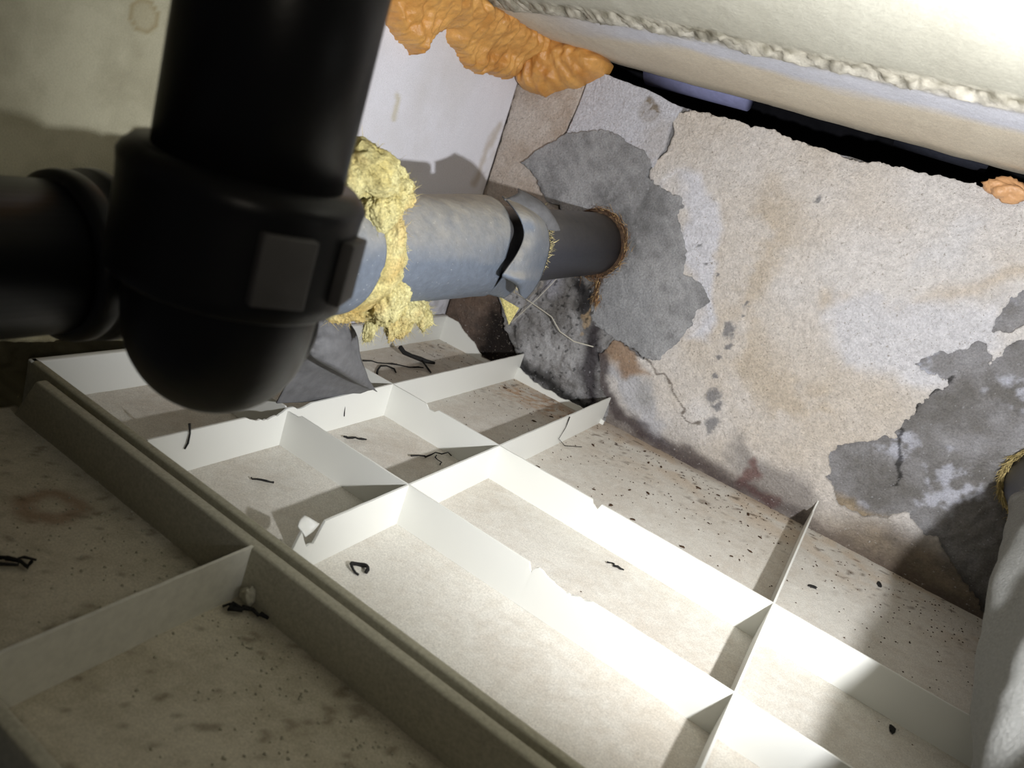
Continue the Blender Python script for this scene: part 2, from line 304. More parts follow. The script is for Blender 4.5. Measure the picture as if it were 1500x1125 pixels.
def c_damp(u, v):
    n = fbm(u, v, 6, 71); n2 = fbm(u, v, 26, 72)
    c = mix(lin(116, 113, 110), lin(184, 183, 184), np.clip(.45 + 2.0 * (n - .5) + 1.0 * (n2 - .5), 0, 1))
    c = mix(c, lin(192, 192, 204), sstep(.06, .0, np.hypot(u + 1.21, (v - .44) * .6) + .06 * (n2 - .5)) * .7)
    c = mix(c, lin(34, 32, 34), sstep(.05, .01, pdist([(-1.10,0.47),(-1.06,0.45),(-1.03,0.38)], *wx(u, v, 73, .02, 20))) * .9)
    c = mix(c, lin(46, 38, 44), sstep(.06, .01, pdist([(-0.97,0.33),(-0.95,0.24),(-0.93,0.14),(-0.86,0.06)], *wx(u, v, 74, .03, 12))) * .85)
    c = mix(c, lin(30, 28, 26), sstep(.05, .0, pdist([(-1.60,0.27),(-1.50,0.2),(-1.42,0.10),(-1.0,0.02),(-0.85,0.02)], *wx(u, v, 75, .03, 12))) * .9)
    c = mix(c, lin(186, 178, 166), sstep(.012, .002, pdist([(-1.27,0.42),(-1.30,0.30),(-1.34,0.20),(-1.38,0.14)], *wx(u, v, 76, .03, 18))) * .55)
    c = mix(c, lin(190, 165, 130), sstep(.010, .002, pdist([(-1.02,0.50),(-1.0,0.42),(-1.02,0.36),(-1.0,0.30)], *wx(u, v, 77, .04, 25))) * .7)
    c = mix(c, lin(18, 17, 18), sstep(.72, .78, fbm(u, v, 60, 78, 2)) * .7)
    return c
def c_white(u, v):
    n = fbm(u, v, 7, 81)
    c = mix(lin(222, 222, 230), lin(196, 188, 180), np.clip(2 * (n - .45), 0, 1))
    c = mix(c, lin(150, 138, 122), sstep(.052, .035, np.hypot(u + 1.09, v - 1.185) + .03 * (fbm(u, v, 30, 82) - .5)) * (.35 + .6 * sstep(.45, .6, fbm(u, v, 45, 83))))
    return c
def c_brown(u, v):
    n = fbm(u, v, 9, 91); n2 = fbm(u, v, 35, 92)
    c = mix(lin(224, 214, 205), lin(192, 174, 158), np.clip(.4 + 1.8 * (n - .5) + .6 * (n2 - .5), 0, 1))
    c = mix(c, mix(lin(112, 84, 64), lin(60, 46, 38), n2), sstep(.45, .27, v) * .85)
    c = mix(c, lin(26, 24, 24), sstep(.03, -.05, sdf([(-1.50,0.24),(-1.36,0.26),(-1.2,0.12),(-1.2,-0.05),(-1.45,-0.05)], *wx(u, v, 93, .05, 14))) * .92)
    return c
def front(y0, amp, s, amp2=0.0):
    return lambda u, v: (u, y0 - amp * (fbm(u, v, 7, s) - .5) - amp * .35 * (fbm(u, v, 40, s + 3, 3) - .5) - amp2 * np.abs(fbm(u, v, 18, s + 7) - .5), v)
def back(y): return lambda u, v: (u, np.full_like(u, y), v)
g = 0.0048
U = np.arange(-1.69, 1.45, g); V = np.arange(-0.12, 1.30, g)
def top_lim(u, v): return v - (1.235 + 0.04 * sstep(-.9, 1., u) + .012 * (fbm(u, v, 20, 99) - .5))
# thick body of the wall
wall_r = layer('wall_right', U, V, top_lim, front(YW + .012, .016, 101, .02), M_cem, None, c_base, skirt=lambda u, v: (u, np.full_like(u, YW + .13), v))
wall_r['kind'] = 'structure'
layer('plaster_skin', U, V, m_plaster, front(YW - .006, .012, 111), M_wall, wall_r, c_plaster, skirt=back(YW + .02))
layer('mortar_joint', U, V, m_brown, front(YW - .001, .012, 121), M_wall, wall_r, c_brown, skirt=back(YW + .02))
layer('white_block', U, V, m_white, front(YW - .008, .007, 131), M_wall, wall_r, c_white, skirt=back(YW + .02))
layer('cement_patch', U, V, m_cement, front(YW - .016, .012, 141), M_cem, wall_r, c_cement, skirt=back(YW + .02))
layer('damp_mortar', U, V, m_damp, front(YW - .014, .034, 151, .05), M_cem, wall_r, c_damp, skirt=back(YW + .03))
tag(wall_r.children[0]); 
# ------------------------------------------------------------------ setting: left wall (painted board, left end dirty concrete, warm light painted in)
XL = -1.668
def c_left(u, v):
    n = fbm(u, v, 5, 201); n2 = fbm(u, v, 30, 202)
    c = mix(lin(236, 236, 244), lin(220, 218, 220), np.clip(2 * (n - .4), 0, 1))
    L_ = mix(lin(190, 186, 162), lin(160, 155, 132), np.clip(.4 + 1.6 * (n - .5) + .9 * (n2 - .5), 0, 1))  # dirty cream concrete, with the warm falloff of the light painted in
    c = mix(c, L_, sstep(1.42, 1.30, u))
    st = pdist([(2.05,0.95),(2.06,0.88)], *wx(u, v, 203, .03, 10)); c = mix(c, lin(200, 190, 150), sstep(.02, .0, st) * .6)
    st = pdist([(2.74,0.95),(2.68,0.72)], *wx(u, v, 204, .05, 10)); c = mix(c, lin(186, 172, 152), sstep(.04, .0, st) * .6)
    sp = np.hypot(u - 1.134, v - .938) + .01 * (n2 - .5); c = mix(c, lin(150, 138, 104), sstep(.040, .034, sp) * (.35 + .5 * sstep(.022, .034, sp)))
    c = mix(c, lin(150, 146, 144), sstep(.45, .38, v) * .6 * (0.5 + sstep(.4, .6, n2) * .5))
    rb = sstep(.26, .20, v) * sstep(1.5, 1.35, u); c = mix(c, mix(lin(110, 102, 78), lin(190, 182, 150), n2), rb)
    return c
def left_map(u, v):
    rough = sstep(.30, .22, v) * sstep(1.5, 1.3, u)
    cav = sstep(.150, .120, v + .02 * (fbm(u, v, 20, 211) - .5)) * sstep(1.35, 1.2, u)
    return (XL - .004 * (fbm(u, v, 9, 212) - .5) + rough * .06 * (fbm(u, v, 22, 213) - .4) - cav * .35, u, v)
wl = layer('wall_left', np.arange(-.3, 2.772, .009), np.arange(-.12, 1.32, .009), None, left_map, M_board, None, c_left,
           skirt=lambda u, v: (np.full_like(u, XL - .12), u, v)); wl['kind'] = 'structure'

# ------------------------------------------------------------------ setting: concrete slab overhead
def zc(u): return 1.317 + .024 * (u + 1.235)
rl = [(-3.0,2.60),(-1.58,2.24),(-1.28,2.12),(-0.86,1.97),(-0.50,1.93),(-0.28,1.915),(-0.1,1.89),(0.034,1.872),(1.6,1.80)]
rlx = np.array([p[0] for p in rl]); rly = np.array([p[1] for p in rl])
def slab_d(u, v):
    return v - np.interp(u, rlx, rly) + .03 * (fbm(u, v, 9, 301) - .5)
def slab_map(u, v):
    d = slab_d(u, v); band = np.exp(-(d / .035) ** 2)
    z = zc(u) + .014 * sstep(.03, -.03, d) + .004 * (fbm(u, v, 6, 302) - .5) - band * (.030 * (fbm(u, v, 34, 303, 4) - .34) + .016 * (fbm(u, v, 90, 304, 2) - .5)) - .004 * (fbm(u, v * .25, 14, 305) - .5)
    return (u, v, z)
def c_slab(u, v):
    d = slab_d(u, v); n = fbm(u, v * .3, 8, 311); n2 = fbm(u, v, 40, 312)
    c = mix(lin(198, 196, 182), lin(186, 183, 168), n)
    low = mix(lin(236, 226, 206), lin(222, 210, 190), n)
    blue = mix(lin(222, 223, 232), lin(208, 210, 220), n)
    lowc = mix(low, blue, sstep(.30, .18, d + .22 * (fbm(u, v, 3, 314) - .5)) * sstep(-1.5, -.9, u))
    c = mix(c, lowc, sstep(-.02, .02, d))
    band = np.exp(-(d / .045) ** 2); c = mix(c, mix(lin(118, 112, 94), lin(206, 200, 184), np.clip(n2 * 2 - .5, 0, 1)), np.clip(band * 1.3, 0, 1) * .9)
    return c
ceil = layer('ceiling', np.arange(-1.95, 1.5, .0075), np.arange(-.25, 2.862, .0075), None, slab_map, M_slab, None, c_slab,
             skirt=lambda u, v: (u, v, zc(u) + .16)); ceil['kind'] = 'structure'
for p in ceil.data.polygons: pass
# dark space behind the wall, seen through the gap under the slab
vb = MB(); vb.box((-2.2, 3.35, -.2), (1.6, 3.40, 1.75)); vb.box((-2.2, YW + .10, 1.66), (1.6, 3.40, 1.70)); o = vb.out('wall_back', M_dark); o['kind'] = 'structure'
o = MB().sweep([(-1.22, 2.97, 1.385), (-.80, 2.98, 1.402)], .098, 40).out('pipe_behind_wall', M_blueish, smooth=True)
tag(o, 'pale bluish pipe glimpsed through the left end of the dark gap above the stained wall', 'pipe')
o = MB().sweep([(-.26, 2.975, 1.432), (.04, 2.975, 1.435)], .098, 40).out('pipe_behind_wall', M_gpipe, smooth=True)
tag(o, 'grey pipe glimpsed through the right end of the dark gap above the stained wall', 'pipe')

# ------------------------------------------------------------------ ceiling panels (seen from above)
H = .1127
SY, A1, A2, XR, B1, B2, B3 = .977, 1.389, 1.838, -1.626, -1.216, -.792, .070
def rib(name, p0, p1, parent, prof=None, mat=None, n=60, th=.0085, top=None, low=0.0):
    p0 = np.array(p0, float); p1 = np.array(p1, float); d = p1 - p0; Ln = np.linalg.norm(d); d /= Ln; nn = np.array([-d[1], d[0]])
    V_ = []; F = []
    for i in range(n + 1):
        t = i / n * Ln; p = p0 + d * t; h = H if prof is None else prof(t, Ln)
        for (sd, hh, ww) in ((-1, low, th), (1, low, th), (1, max(h, low + .002), th * .62), (-1, max(h, low + .002), th * .62)):
            q = p + nn * sd * ww / 2; V_.append((q[0], q[1], hh))
    for i in range(n):
        a = i * 4; b = a + 4
        F += [[a, b, b + 1, a + 1][::-1], [a + 1, b + 1, b + 2, a + 2][::-1], [a + 2, b + 2, b + 3, a + 3][::-1], [a + 3, b + 3, b, a][::-1]]
    F += [[0, 1, 2, 3], [n * 4 + 3, n * 4 + 2, n * 4 + 1, n * 4]]
    return child(name, V_, F, mat or M_abs, parent)
p1 = empty('ceiling_panel', (-.4, 1.85, -.02), 'white ribbed plastic ceiling panel seen from above, brightly lit, reaching to the stained wall', 'ceiling panel')
def c_tray(u, v):
    n = fbm(u, v, 4, 401); n2 = fbm(u, v, 60, 402, 3); n3 = fbm(u, v, 12, 403)
    c = mix(lin(212, 208, 199), lin(196, 188, 176), np.clip(.4 + 1.6 * (n - .5) + 1.2 * (n2 - .5), 0, 1))
    # sheet paler towards the seam
    c = mix(c, lin(226, 224, 214), sstep(1.25, 1.0, v + .15 * (n - .5)) * .5)
    nearw = sstep(2.35, 2.8, v + .25 * (n3 - .5)); c = mix(c, lin(190, 160, 122), nearw * .35 * sstep(.45, .62, n3))
    rs = np.minimum(np.hypot((u + .98) * .7, v - 2.62), np.hypot(u + 1.10, (v - 2.58))); c = mix(c, lin(176, 130, 82), sstep(.16, .03, rs + .1 * (n3 - .5)) * .6 * sstep(.42, .6, n2))
    bl = sdf([(-1.05,2.66),(-.80,2.62),(-.3,2.74),(.1,2.75),(.1,2.9),(-1.05,2.9)], *wx(u, v, 405, .05, 10)); c = mix(c, lin(150, 126, 104), sstep(.03, -.05, bl) * .5)
    c = mix(c, lin(84, 66, 50), sstep(.74, .78, fbm(u, v, 48, 406, 2)) * sstep(2.2, 2.7, v) * .7)
    return c
def tray_map(u, v): return (u, v, .0025 * (fbm(u, v, 30, 411, 3) - .5) + .0 * u)
layer('panel_sheet', np.arange(-1.64, .95, .011), np.arange(.958, 2.80, .011), None, tray_map, M_tray, p1, c_tray,
      skirt=lambda u, v: (u, v, np.full_like(u, -.014)), smooth=True)
def torn(spans, s):
    def f(t, L_):
        h = H + .0012 * (float(vnoise(t * 25, s, s)) - .5)
        for (a, b, dep) in spans:
            if a < t < b:
                e = min(t - a, b - t) / (b - a) * 2
                h -= dep * min(1, e * 2.2) * (.55 + .9 * (float(fbm(t, s, 60, s, 3)) - .25))
        return h
    return f
E2 = 2.735
rib('rib', (B1, SY), (B1, E2), p1, torn([(.27, .41, .022), (.43, .50, .012)], 3), n=260)
rib('rib', (B2, SY), (B2, E2 + .01), p1, torn([(.0, .055, .055), (.055, .12, .05)], 5), n=260)
rib('rib', (B3, SY), (B3, E2 + .035), p1, torn([(1.66, 1.79, .02)], 7), n=120)
rib('rib', (XR, A1), (.95, A1 + .008), p1, torn([(.40, .46, .010), (1.20, 1.215, .03), (1.23, 1.36, .016), (2.05, 2.055, .03)], 9), n=420)
rib('rib', (XR, A2), (.95, A2 + .008), p1, torn([(.55, .60, .012), (1.16, 1.19, .02)], 11), n=420)
# end rim and outer rim of the panel
rim = MB(); rim.box((XR - .022, SY - .020, -.014), (XR, E2, H)); o = bevel(rim.out('end_rim', M_abs, p1), .004)
rim = MB()
ys = SY
V_ = [(XR - .022, ys - .024, -.014), (.95, ys - .024, -.014), (.95, ys + .004, -.014), (XR - .022, ys + .004, -.014), (XR - .022, ys - .020, H), (.95, ys - .020, H), (.95, ys, H), (XR - .022, ys, H)]
rim.add(V_, [[0, 3, 2, 1], [4, 5, 6, 7], [0, 1, 5, 4], [1, 2, 6, 5], [2, 3, 7, 6], [3, 0, 4, 7]])
o = bevel(rim.out('side_rim', M_edgeabs, p1), .005); tag(o, 'dust-covered rim along the seam')
# what is left of the rim along the wall
def br_prof(t, L_):
    x = XR + t
    j = .012 * (float(fbm(t, 3, 40, 421, 3)) - .5)
    if x < -1.56: return H + j * .2
    if x < -1.40: return H - (x + 1.56) / .16 * .085 + j * 2
    if x < -1.23: return .016 + j
    return .022 + .03 * max(0, 1 - (x - B1) / .12) + j * 1.4
rib('broken_rim', (XR, E2 - .015), (B2 + .02, E2 - .01), p1, br_prof, n=160, th=.010)
0 and rib('broken_rim', (B2 + .02, E2 + .03), (.95, E2 + .04), p1, lambda t, L_: .004 + .008 * float(fbm(t, 9, 30, 425, 3)), n=160, th=.012)

p2 = empty('ceiling_panel', (-.7, .69, -.02), 'dim dusty ribbed ceiling panel in the foreground, left of the seam', 'ceiling panel')
def c_tray2(u, v):
    n = fbm(u, v, 5, 451); n2 = fbm(u, v, 50, 452, 3); n3 = fbm(u, v, 14, 453)
    c = mix(lin(196, 189, 170), lin(170, 162, 142), np.clip(.4 + 1.8 * (n - .5) + 1.2 * (n2 - .5), 0, 1))
    rg = np.hypot(u + 1.22, (v - .79)); c = mix(c, lin(132, 96, 70), np.exp(-((rg - .05 - .05 * (n3 - .5)) / .02) ** 2) * .6)
    rg = np.hypot(u + .42, (v - .64)); c = mix(c, lin(84, 78, 64), np.exp(-((rg - .022) / .012) ** 2) * .6 * sstep(.3, .6, n3))
    c = mix(c, lin(92, 78, 60), sstep(.68, .78, fbm(u, v, 44, 454, 3)) * .5)
    return c
layer('panel_sheet', np.arange(-1.63, .35, .011), np.arange(.425, .936, .011), None, lambda u, v: (u, v, .0025 * (fbm(u, v, 30, 461, 3) - .5)), M_tray, p2, c_tray2,
      skirt=lambda u, v: (u, v, np.full_like(u, -.014)))
rim = MB(); y0, y1 = .914, .9425
V_ = [(-1.60, y0 - .008, -.014), (.35, y0 - .008, -.014), (.35, y1, -.014), (-1.60, y1, -.014), (-1.535, y0, H), (.35, y0, H), (.35, y1 - .003, H), (-1.535, y1 - .003, H)]
rim.add(V_, [[0, 3, 2, 1], [4, 5, 6, 7], [0, 1, 5, 4], [1, 2, 6, 5], [2, 3, 7, 6], [3, 0, 4, 7]]); bevel(rim.out('side_rim', M_dirtyabs, p2), .005)
rim = MB(); rim.box((-1.58, .418, -.014), (.35, .440, H)); bevel(rim.out('side_rim', M_dirtyabs, p2), .005)
rib('rib', (-.806, .44), (-.806, .922), p2, torn([], 13), n=60, mat=material('greyed_plastic', tuple(lin(214, 212, 200)), 0.6, grain=0.1, gscale=120, spec=0.3), th=.010)

# ------------------------------------------------------------------ horizontal drain pipe along the right wall corner
dp = empty('drain_pipe', (-1.1, 1.4, .46), 'horizontal drain pipe in torn grey insulation wrap entering the patched wall', 'pipe')
def axis(y): return np.array([-1.1, y, .578 + (y - .63) / (2.73 - .63) * (.652 - .578)])
rp = .122
MB().sweep([axis(1.0), axis(2.80)], rp, 64).out('bare_pipe', M_gpipe, dp, smooth=True)
MB().sweep([axis(-.2), axis(.69)], .118, 64).out('shade_black_pipe', M_black, dp, smooth=True)  # left run of the same pipe; black colour stands in for its shade
o = MB().sweep([axis(.655), axis(.66), axis(.672), axis(.69), axis(.70), axis(.712), axis(.73), axis(.735), axis(.745)], [.119, .131, .134, .134, .128, .137, .139, .135, .10], 64).out('coupling', M_black, dp, smooth=True)
MB().sweep([axis(.74), axis(1.02)], .044, 40).out('reducer_pipe', M_black, dp, smooth=True)
MB().sweep([axis(.98), axis(.985), axis(1.00), axis(1.15), axis(1.16)], [.08, .096, .10, .10, .08], 64).out('coupling', M_black, dp, smooth=True)
# insulation sleeves: wrinkled, flaring towards the tear
def sleeve(name, ya, yb, ra, rb_, s, cut=None):
    n = 96; k = 60; V_ = []; F = []
    for i in range(k + 1):
        t = i / k
        for j in range(n):
            a = 2 * PI * j / n
            y0_, y1_ = ya, yb
            if cut: y0_, y1_ = cut(a, ya, yb)
            y = y0_ + (y1_ - y0_) * t
            r = ra + (rb_ - ra) * t + .006 * (float(fbm(a * 1.2, y * 5, 2.0, s, 3)) - .5) + .0025 * math.sin(a * 5 + y * 9)
            c = axis(y); V_.append((c[0] + r * math.cos(a), y, c[2] + r * math.sin(a)))
    F = [[i * n + j, (i + 1) * n + j, (i + 1) * n + (j + 1) % n, i * n + (j + 1) % n] for i in range(k) for j in range(n)]
    o = child(name, V_, F, M_tape, dp, smooth=True)
    sm = o.modifiers.new('thick', 'SOLIDIFY'); sm.thickness = .005 * S; sm.offset = -1
    return o
def cutA(a, ya, yb):
    # a=0 faces +x (torch side); upper end longer, underside shorter: slanted tear
    return ya + .015 * math.sin(3 * a), yb + .09 * math.sin(a) ** 2 + .006 * math.sin(5 * a)
sleeve('insulation_sleeve', 1.34, 1.80, .133, .150, 501, cutA)
sleeve('insulation_sleeve', 1.05, 1.262, .142, .146, 503, lambda a, ya, yb: (ya, yb + .02 * math.sin(2 * a + 1)))
# loose band of wrap hanging in the tear
def flap(name, ctrl, mat, parent, nu=10, nv=24, thick=.004, s=0, wob=.006):
    """ctrl: rows of 3D points -> smooth sheet"""
    Cc = np.array(ctrl, float); r, c = Cc.shape[:2]
    def cr(P, t):
        n = len(P) - 1; x = t * n; i = min(int(x), n - 1); f = x - i
        p0, p1_, p2_, p3 = P[max(i - 1, 0)], P[i], P[i + 1], P[min(i + 2, n)]
        return .5 * ((2 * p1_) + (-p0 + p2_) * f + (2 * p0 - 5 * p1_ + 4 * p2_ - p3) * f * f + (-p0 + 3 * p1_ - 3 * p2_ + p3) * f ** 3)
    V_ = []
    for i in range(nv + 1):
        row = np.array([cr(Cc[:, k], i / nv) for k in range(c)])
        for j in range(nu + 1):
            p = cr(row, j / nu); e = wob * (float(fbm(i / nv * 3, j / nu * 2, 2.2, s, 3)) - .5)
            V_.append(p + np.array([e, -e, e]))
    F = [[i * (nu + 1) + j, i * (nu + 1) + j + 1, (i + 1) * (nu + 1) + j + 1, (i + 1) * (nu + 1) + j] for i in range(nv) for j in range(nu)]
    o = child(name, V_, F, mat, parent, smooth=True) if parent is not None else obj(name, V_, F, mat, None, smooth=True)
    sm = o.modifiers.new('thick', 'SOLIDIFY'); sm.thickness = thick * S; sm.offset = 0
    return o
def ring_pt(y, ang, r):
    c = axis(y); a = math.radians(ang); return (c[0] + r * math.cos(a), y, c[2] + r * math.sin(a))
rows = [ [(-1.100, 1.933, 0.779), (-1.060, 1.950, 0.778), (-1.080, 2.128, 0.766)],
 [(-0.990, 1.849, 0.763), (-0.965, 1.893, 0.762), (-0.990, 2.039, 0.746)],
 [(-0.950, 1.856, 0.717), (-0.935, 1.908, 0.719), (-0.965, 2.054, 0.702)],
 [(-0.925, 1.804, 0.665), (-0.915, 1.877, 0.670), (-0.955, 2.058, 0.666)],
 [(-0.915, 1.755, 0.625), (-0.900, 1.840, 0.627), (-0.945, 2.049, 0.620)],
 [(-0.920, 1.756, 0.601), (-0.885, 1.807, 0.601), (-0.930, 2.012, 0.582)],
 [(-0.960, 1.902, 0.577), (-0.900, 1.847, 0.569), (-0.920, 1.965, 0.548)],
 [(-0.980, 1.977, 0.554), (-0.910, 1.876, 0.551), (-0.920, 1.940, 0.527)] ]
flap('loose_wrap', rows, M_tape, dp, 14, 44, .005, 511)
flap('loose_wrap', [ [(-0.930, 1.782, 0.599), (-0.970, 1.828, 0.549), (-1.000, 1.845, 0.515)],
 [(-0.990, 1.947, 0.572), (-1.000, 1.956, 0.533), (-1.020, 1.955, 0.493)],
 [(-1.020, 2.050, 0.540), (-1.020, 2.048, 0.510), (-1.030, 2.021, 0.481)] ], M_tape, dp, 8, 12, .004, 512)
# curled fold at the top of the tear
flap('wrap_fold', [[ring_pt(1.90, 80, .156), ring_pt(1.96, 80, .178), ring_pt(2.00, 88, .185)], [ring_pt(1.96, 60, .156), ring_pt(2.03, 55, .185), ring_pt(2.06, 68, .180)], [ring_pt(2.02, 42, .150), ring_pt(2.10, 36, .172), ring_pt(2.12, 52, .160)]], M_tape2, dp, 8, 10, .004, 513)
# torn wrap hanging from the underside onto the panel ribs
flap('hanging_wrap', [ [(-1.120, 1.292, 0.423), (-1.100, 1.319, 0.433), (-1.100, 1.374, 0.426)],
 [(-1.100, 1.278, 0.390), (-1.080, 1.328, 0.402), (-1.090, 1.423, 0.382)],
 [(-1.080, 1.258, 0.370), (-1.060, 1.334, 0.360), (-1.090, 1.474, 0.302)],
 [(-1.080, 1.265, 0.348), (-1.070, 1.387, 0.294), (-1.110, 1.560, 0.223)],
 [(-1.100, 1.353, 0.303), (-1.110, 1.512, 0.222), (-1.140, 1.655, 0.153)] ], M_tape2, dp, 14, 30, .005, 521, .014)
flap('hanging_wrap', [ [(-1.150, 1.338, 0.314), (-1.150, 1.480, 0.249), (-1.160, 1.660, 0.151)],
 [(-1.200, 1.359, 0.232), (-1.200, 1.500, 0.184), (-1.190, 1.678, 0.129)],
 [(-1.235, 1.363, 0.123), (-1.235, 1.481, 0.106), (-1.230, 1.679, 0.095)] ], M_tape2, dp, 14, 24, .005, 523, .014)
# yellow mineral wool pushed out between the sleeves
def c_wool(P):
    n = fbm(P[:, 0] + P[:, 2], P[:, 1] - P[:, 2], 14, 531); n2 = fbm(P[:, 0] * 2 + P[:, 2], P[:, 1] * 2, 40, 532)
    c = mix(lin(236, 227, 168), lin(216, 198, 126), np.clip(2 * (n - .35) + (n2 - .5), 0, 1))
    c = mix(c, lin(226, 186, 116), sstep(.55, .75, fbm(P[:, 1], P[:, 2], 9, 533)) * .45)
    return mix(c, lin(120, 108, 72), sstep(.58, .72, n2) * .4)
def wool_blob(mb, c, r, s):
    bm = bmesh.new(); bmesh.ops.create_icosphere(bm, subdivisions=5, radius=1)
    P = np.array([v.co[:] for v in bm.verts]); F = [[v.index for v in f.verts] for f in bm.faces]; bm.free()
    q = fbm(P[:, 0] * 1.3 + s, P[:, 1] * 1.3 + P[:, 2] * .9, 1.6, s) - .5; q2 = fbm(P[:, 0] * 2 + P[:, 1], P[:, 2] * 2 - P[:, 1], 5, s + 9) - .5
    q3 = fbm(P[:, 0] * 3 + P[:, 2], P[:, 1] * 3, 9, s + 4) - .5
    P = P * (1 + .8 * q + .22 * q2 + .12 * q3)[:, None] * np.array(r) + np.array(c)
    mb.add(P, F)
wool = MB()
for i, (c, r) in enumerate([((-1.03, 1.20, .80), (.08, .085, .055)), ((-1.04, 1.29, .79), (.06, .06, .05)), ((-1.08, 1.15, .815), (.07, .06, .05)), ((-1.0, 1.28, .735), (.04, .045, .05)),
                            ((-.985, 1.315, .665), (.028, .034, .07)), ((-.98, 1.335, .59), (.028, .034, .07)), ((-.99, 1.37, .525), (.045, .055, .06)),
                            ((-1.02, 1.40, .485), (.042, .075, .030)), ((-1.03, 1.29, .475), (.032, .07, .020)), ((-1.02, 1.52, .475), (.032, .06, .035)), ((-1.04, 1.57, .462), (.028, .045, .028)), ((-1.02, 1.47, .445), (.018, .026, .05)),
                            ((-1.02, 1.515, .435), (.016, .024, .042)), ((-1.02, 1.60, .44), (.016, .028, .028)), ((-1.02, 1.38, .435), (.013, .016, .035)), ((-1.0, 1.30, .775), (.04, .05, .035))]):
    wool_blob(wool, c, r, 541 + i * 3)
for i, y in enumerate(np.linspace(1.35, 1.50, 4)):      # packing that fills the ring between the sleeves
    pass
nring = 60; V_ = []
for i in range(9):
    y = 1.25 + .125 * i / 8
    for j in range(nring):
        a = 2 * PI * j / nring; r = .134 + .016 * math.sin(PI * i / 8) + .016 * (float(fbm(a * 2, y * 9, 3, 551, 3)) - .5); c = axis(y); V_.append((c[0] + r * math.cos(a), y, c[2] + r * math.sin(a)))
wool.add(V_, [[i * nring + j, (i + 1) * nring + j, (i + 1) * nring + (j + 1) % nring, i * nring + (j + 1) % nring] for i in range(8) for j in range(nring)])
wo = child('insulation_wool', wool.v, wool.f, M_wool, dp, cols=c_wool(np.array(wool.v)), smooth=True); tag(wo, 'torn yellow mineral wool tuft')
fb = MB(); WV = np.array(wool.v)
def strand(mb, p, d, L_, wd, curl=.5, seg=3):
    p = np.array(p, float); d = np.array(d, float); d /= np.linalg.norm(d) + 1e-9; side = np.cross(d, rng.normal(size=3)); side /= np.linalg.norm(side) + 1e-9
    v = []; q = p.copy()
    for i in range(seg + 1):
        w_ = wd * (1 - i / (seg + .6)); v += [q - side * w_, q + side * w_]; d = d + rng.normal(size=3) * curl * .5; d /= np.linalg.norm(d); q = q + d * L_ / seg
    mb.add(v, [[2 * i, 2 * i + 1, 2 * i + 3, 2 * i + 2] for i in range(seg)])
for i in rng.integers(0, len(WV), 5200):
    c = axis(np.clip(WV[i][1], 1.3, 1.55)); d = WV[i] - c + rng.normal(size=3) * .10 + np.array([0, 0, -.02])
    strand(fb, WV[i] - d * .02, d, rng.uniform(.010, .034), .0009, .9)
fo = child('wool_fibre', fb.v, fb.f, M_wool, wo, cols=c_wool(np.array(fb.v))); tag(fo, kind='stuff')
tri = MB().add([(-1.04, 2.03, .475), (-1.00, 2.09, .455), (-1.02, 2.10, .385), (-1.05, 2.03, .475)], [[0, 1, 2], [2, 1, 3], [0, 2, 3], [0, 3, 1]])
child('wool_scrap', tri.v, tri.f, M_wool, dp, cols=np.tile(lin(236, 222, 150), (4, 1)))
we = MB()
for k in range(420):
    a = rng.uniform(-1.3, 1.9); y = rng.uniform(2.06, 2.09) + .05 * max(0, a) - .03 * max(0, -a); p = ring_pt(y, math.degrees(a), .130 + rng.uniform(0, .012)); strand(we, p, (rng.normal() * .3, 1, rng.normal() * .4), rng.uniform(.012, .03), .0018, .5)
weo = child('wool_edge', we.v, we.f, M_wool, dp, cols=np.tile(lin(226, 212, 160), (len(we.v), 1))); tag(weo, kind='stuff')
# fibrous packing round the hole in the wall
pk = MB()
for k in range(700):
    a = rng.uniform(-2.2, 1.9); c = axis(2.755); r = rp + .012 + rng.normal() * .009; p = (c[0] + r * math.cos(a), 2.752 + rng.normal() * .008, c[2] + r * math.sin(a))
    t = np.array([-math.sin(a), rng.normal() * .35 - .15, math.cos(a)]) + rng.normal(size=3) * .25; strand(pk, p, t, rng.uniform(.015, .04), .0011, .6)
for k in range(220):
    t = rng.uniform(); p = np.array([-1.03, 2.752, .545]) * (1 - t) + np.array([-1.0, 2.75, .44]) * t + rng.normal(size=3) * .008; strand(pk, p, (.2, -.1, -1), .03, .0014, .6)
_n = len(pk.v) // 8; _pc = np.array([lin(196, 164, 116), lin(128, 92, 64), lin(96, 80, 68), lin(168, 136, 104)])[rng.integers(0, 4, _n)]
pko = pk.out('hole_packing', M_straw, wall_r, cols=np.repeat(_pc, 8, 0)); tag(pko, 'brown fibrous packing round the pipe hole', kind='stuff')
MB().sweep([(axis(2.745)[0], 2.742, axis(2.745)[2]), (axis(2.79)[0], 2.79, axis(2.79)[2])], [.132, .145], 64).out('hole_lip', material('rusty_lip', tuple(lin(88, 70, 56)), .95, grain=.5, gscale=160, bump=.8, bscale=200, spec=.1), wall_r)

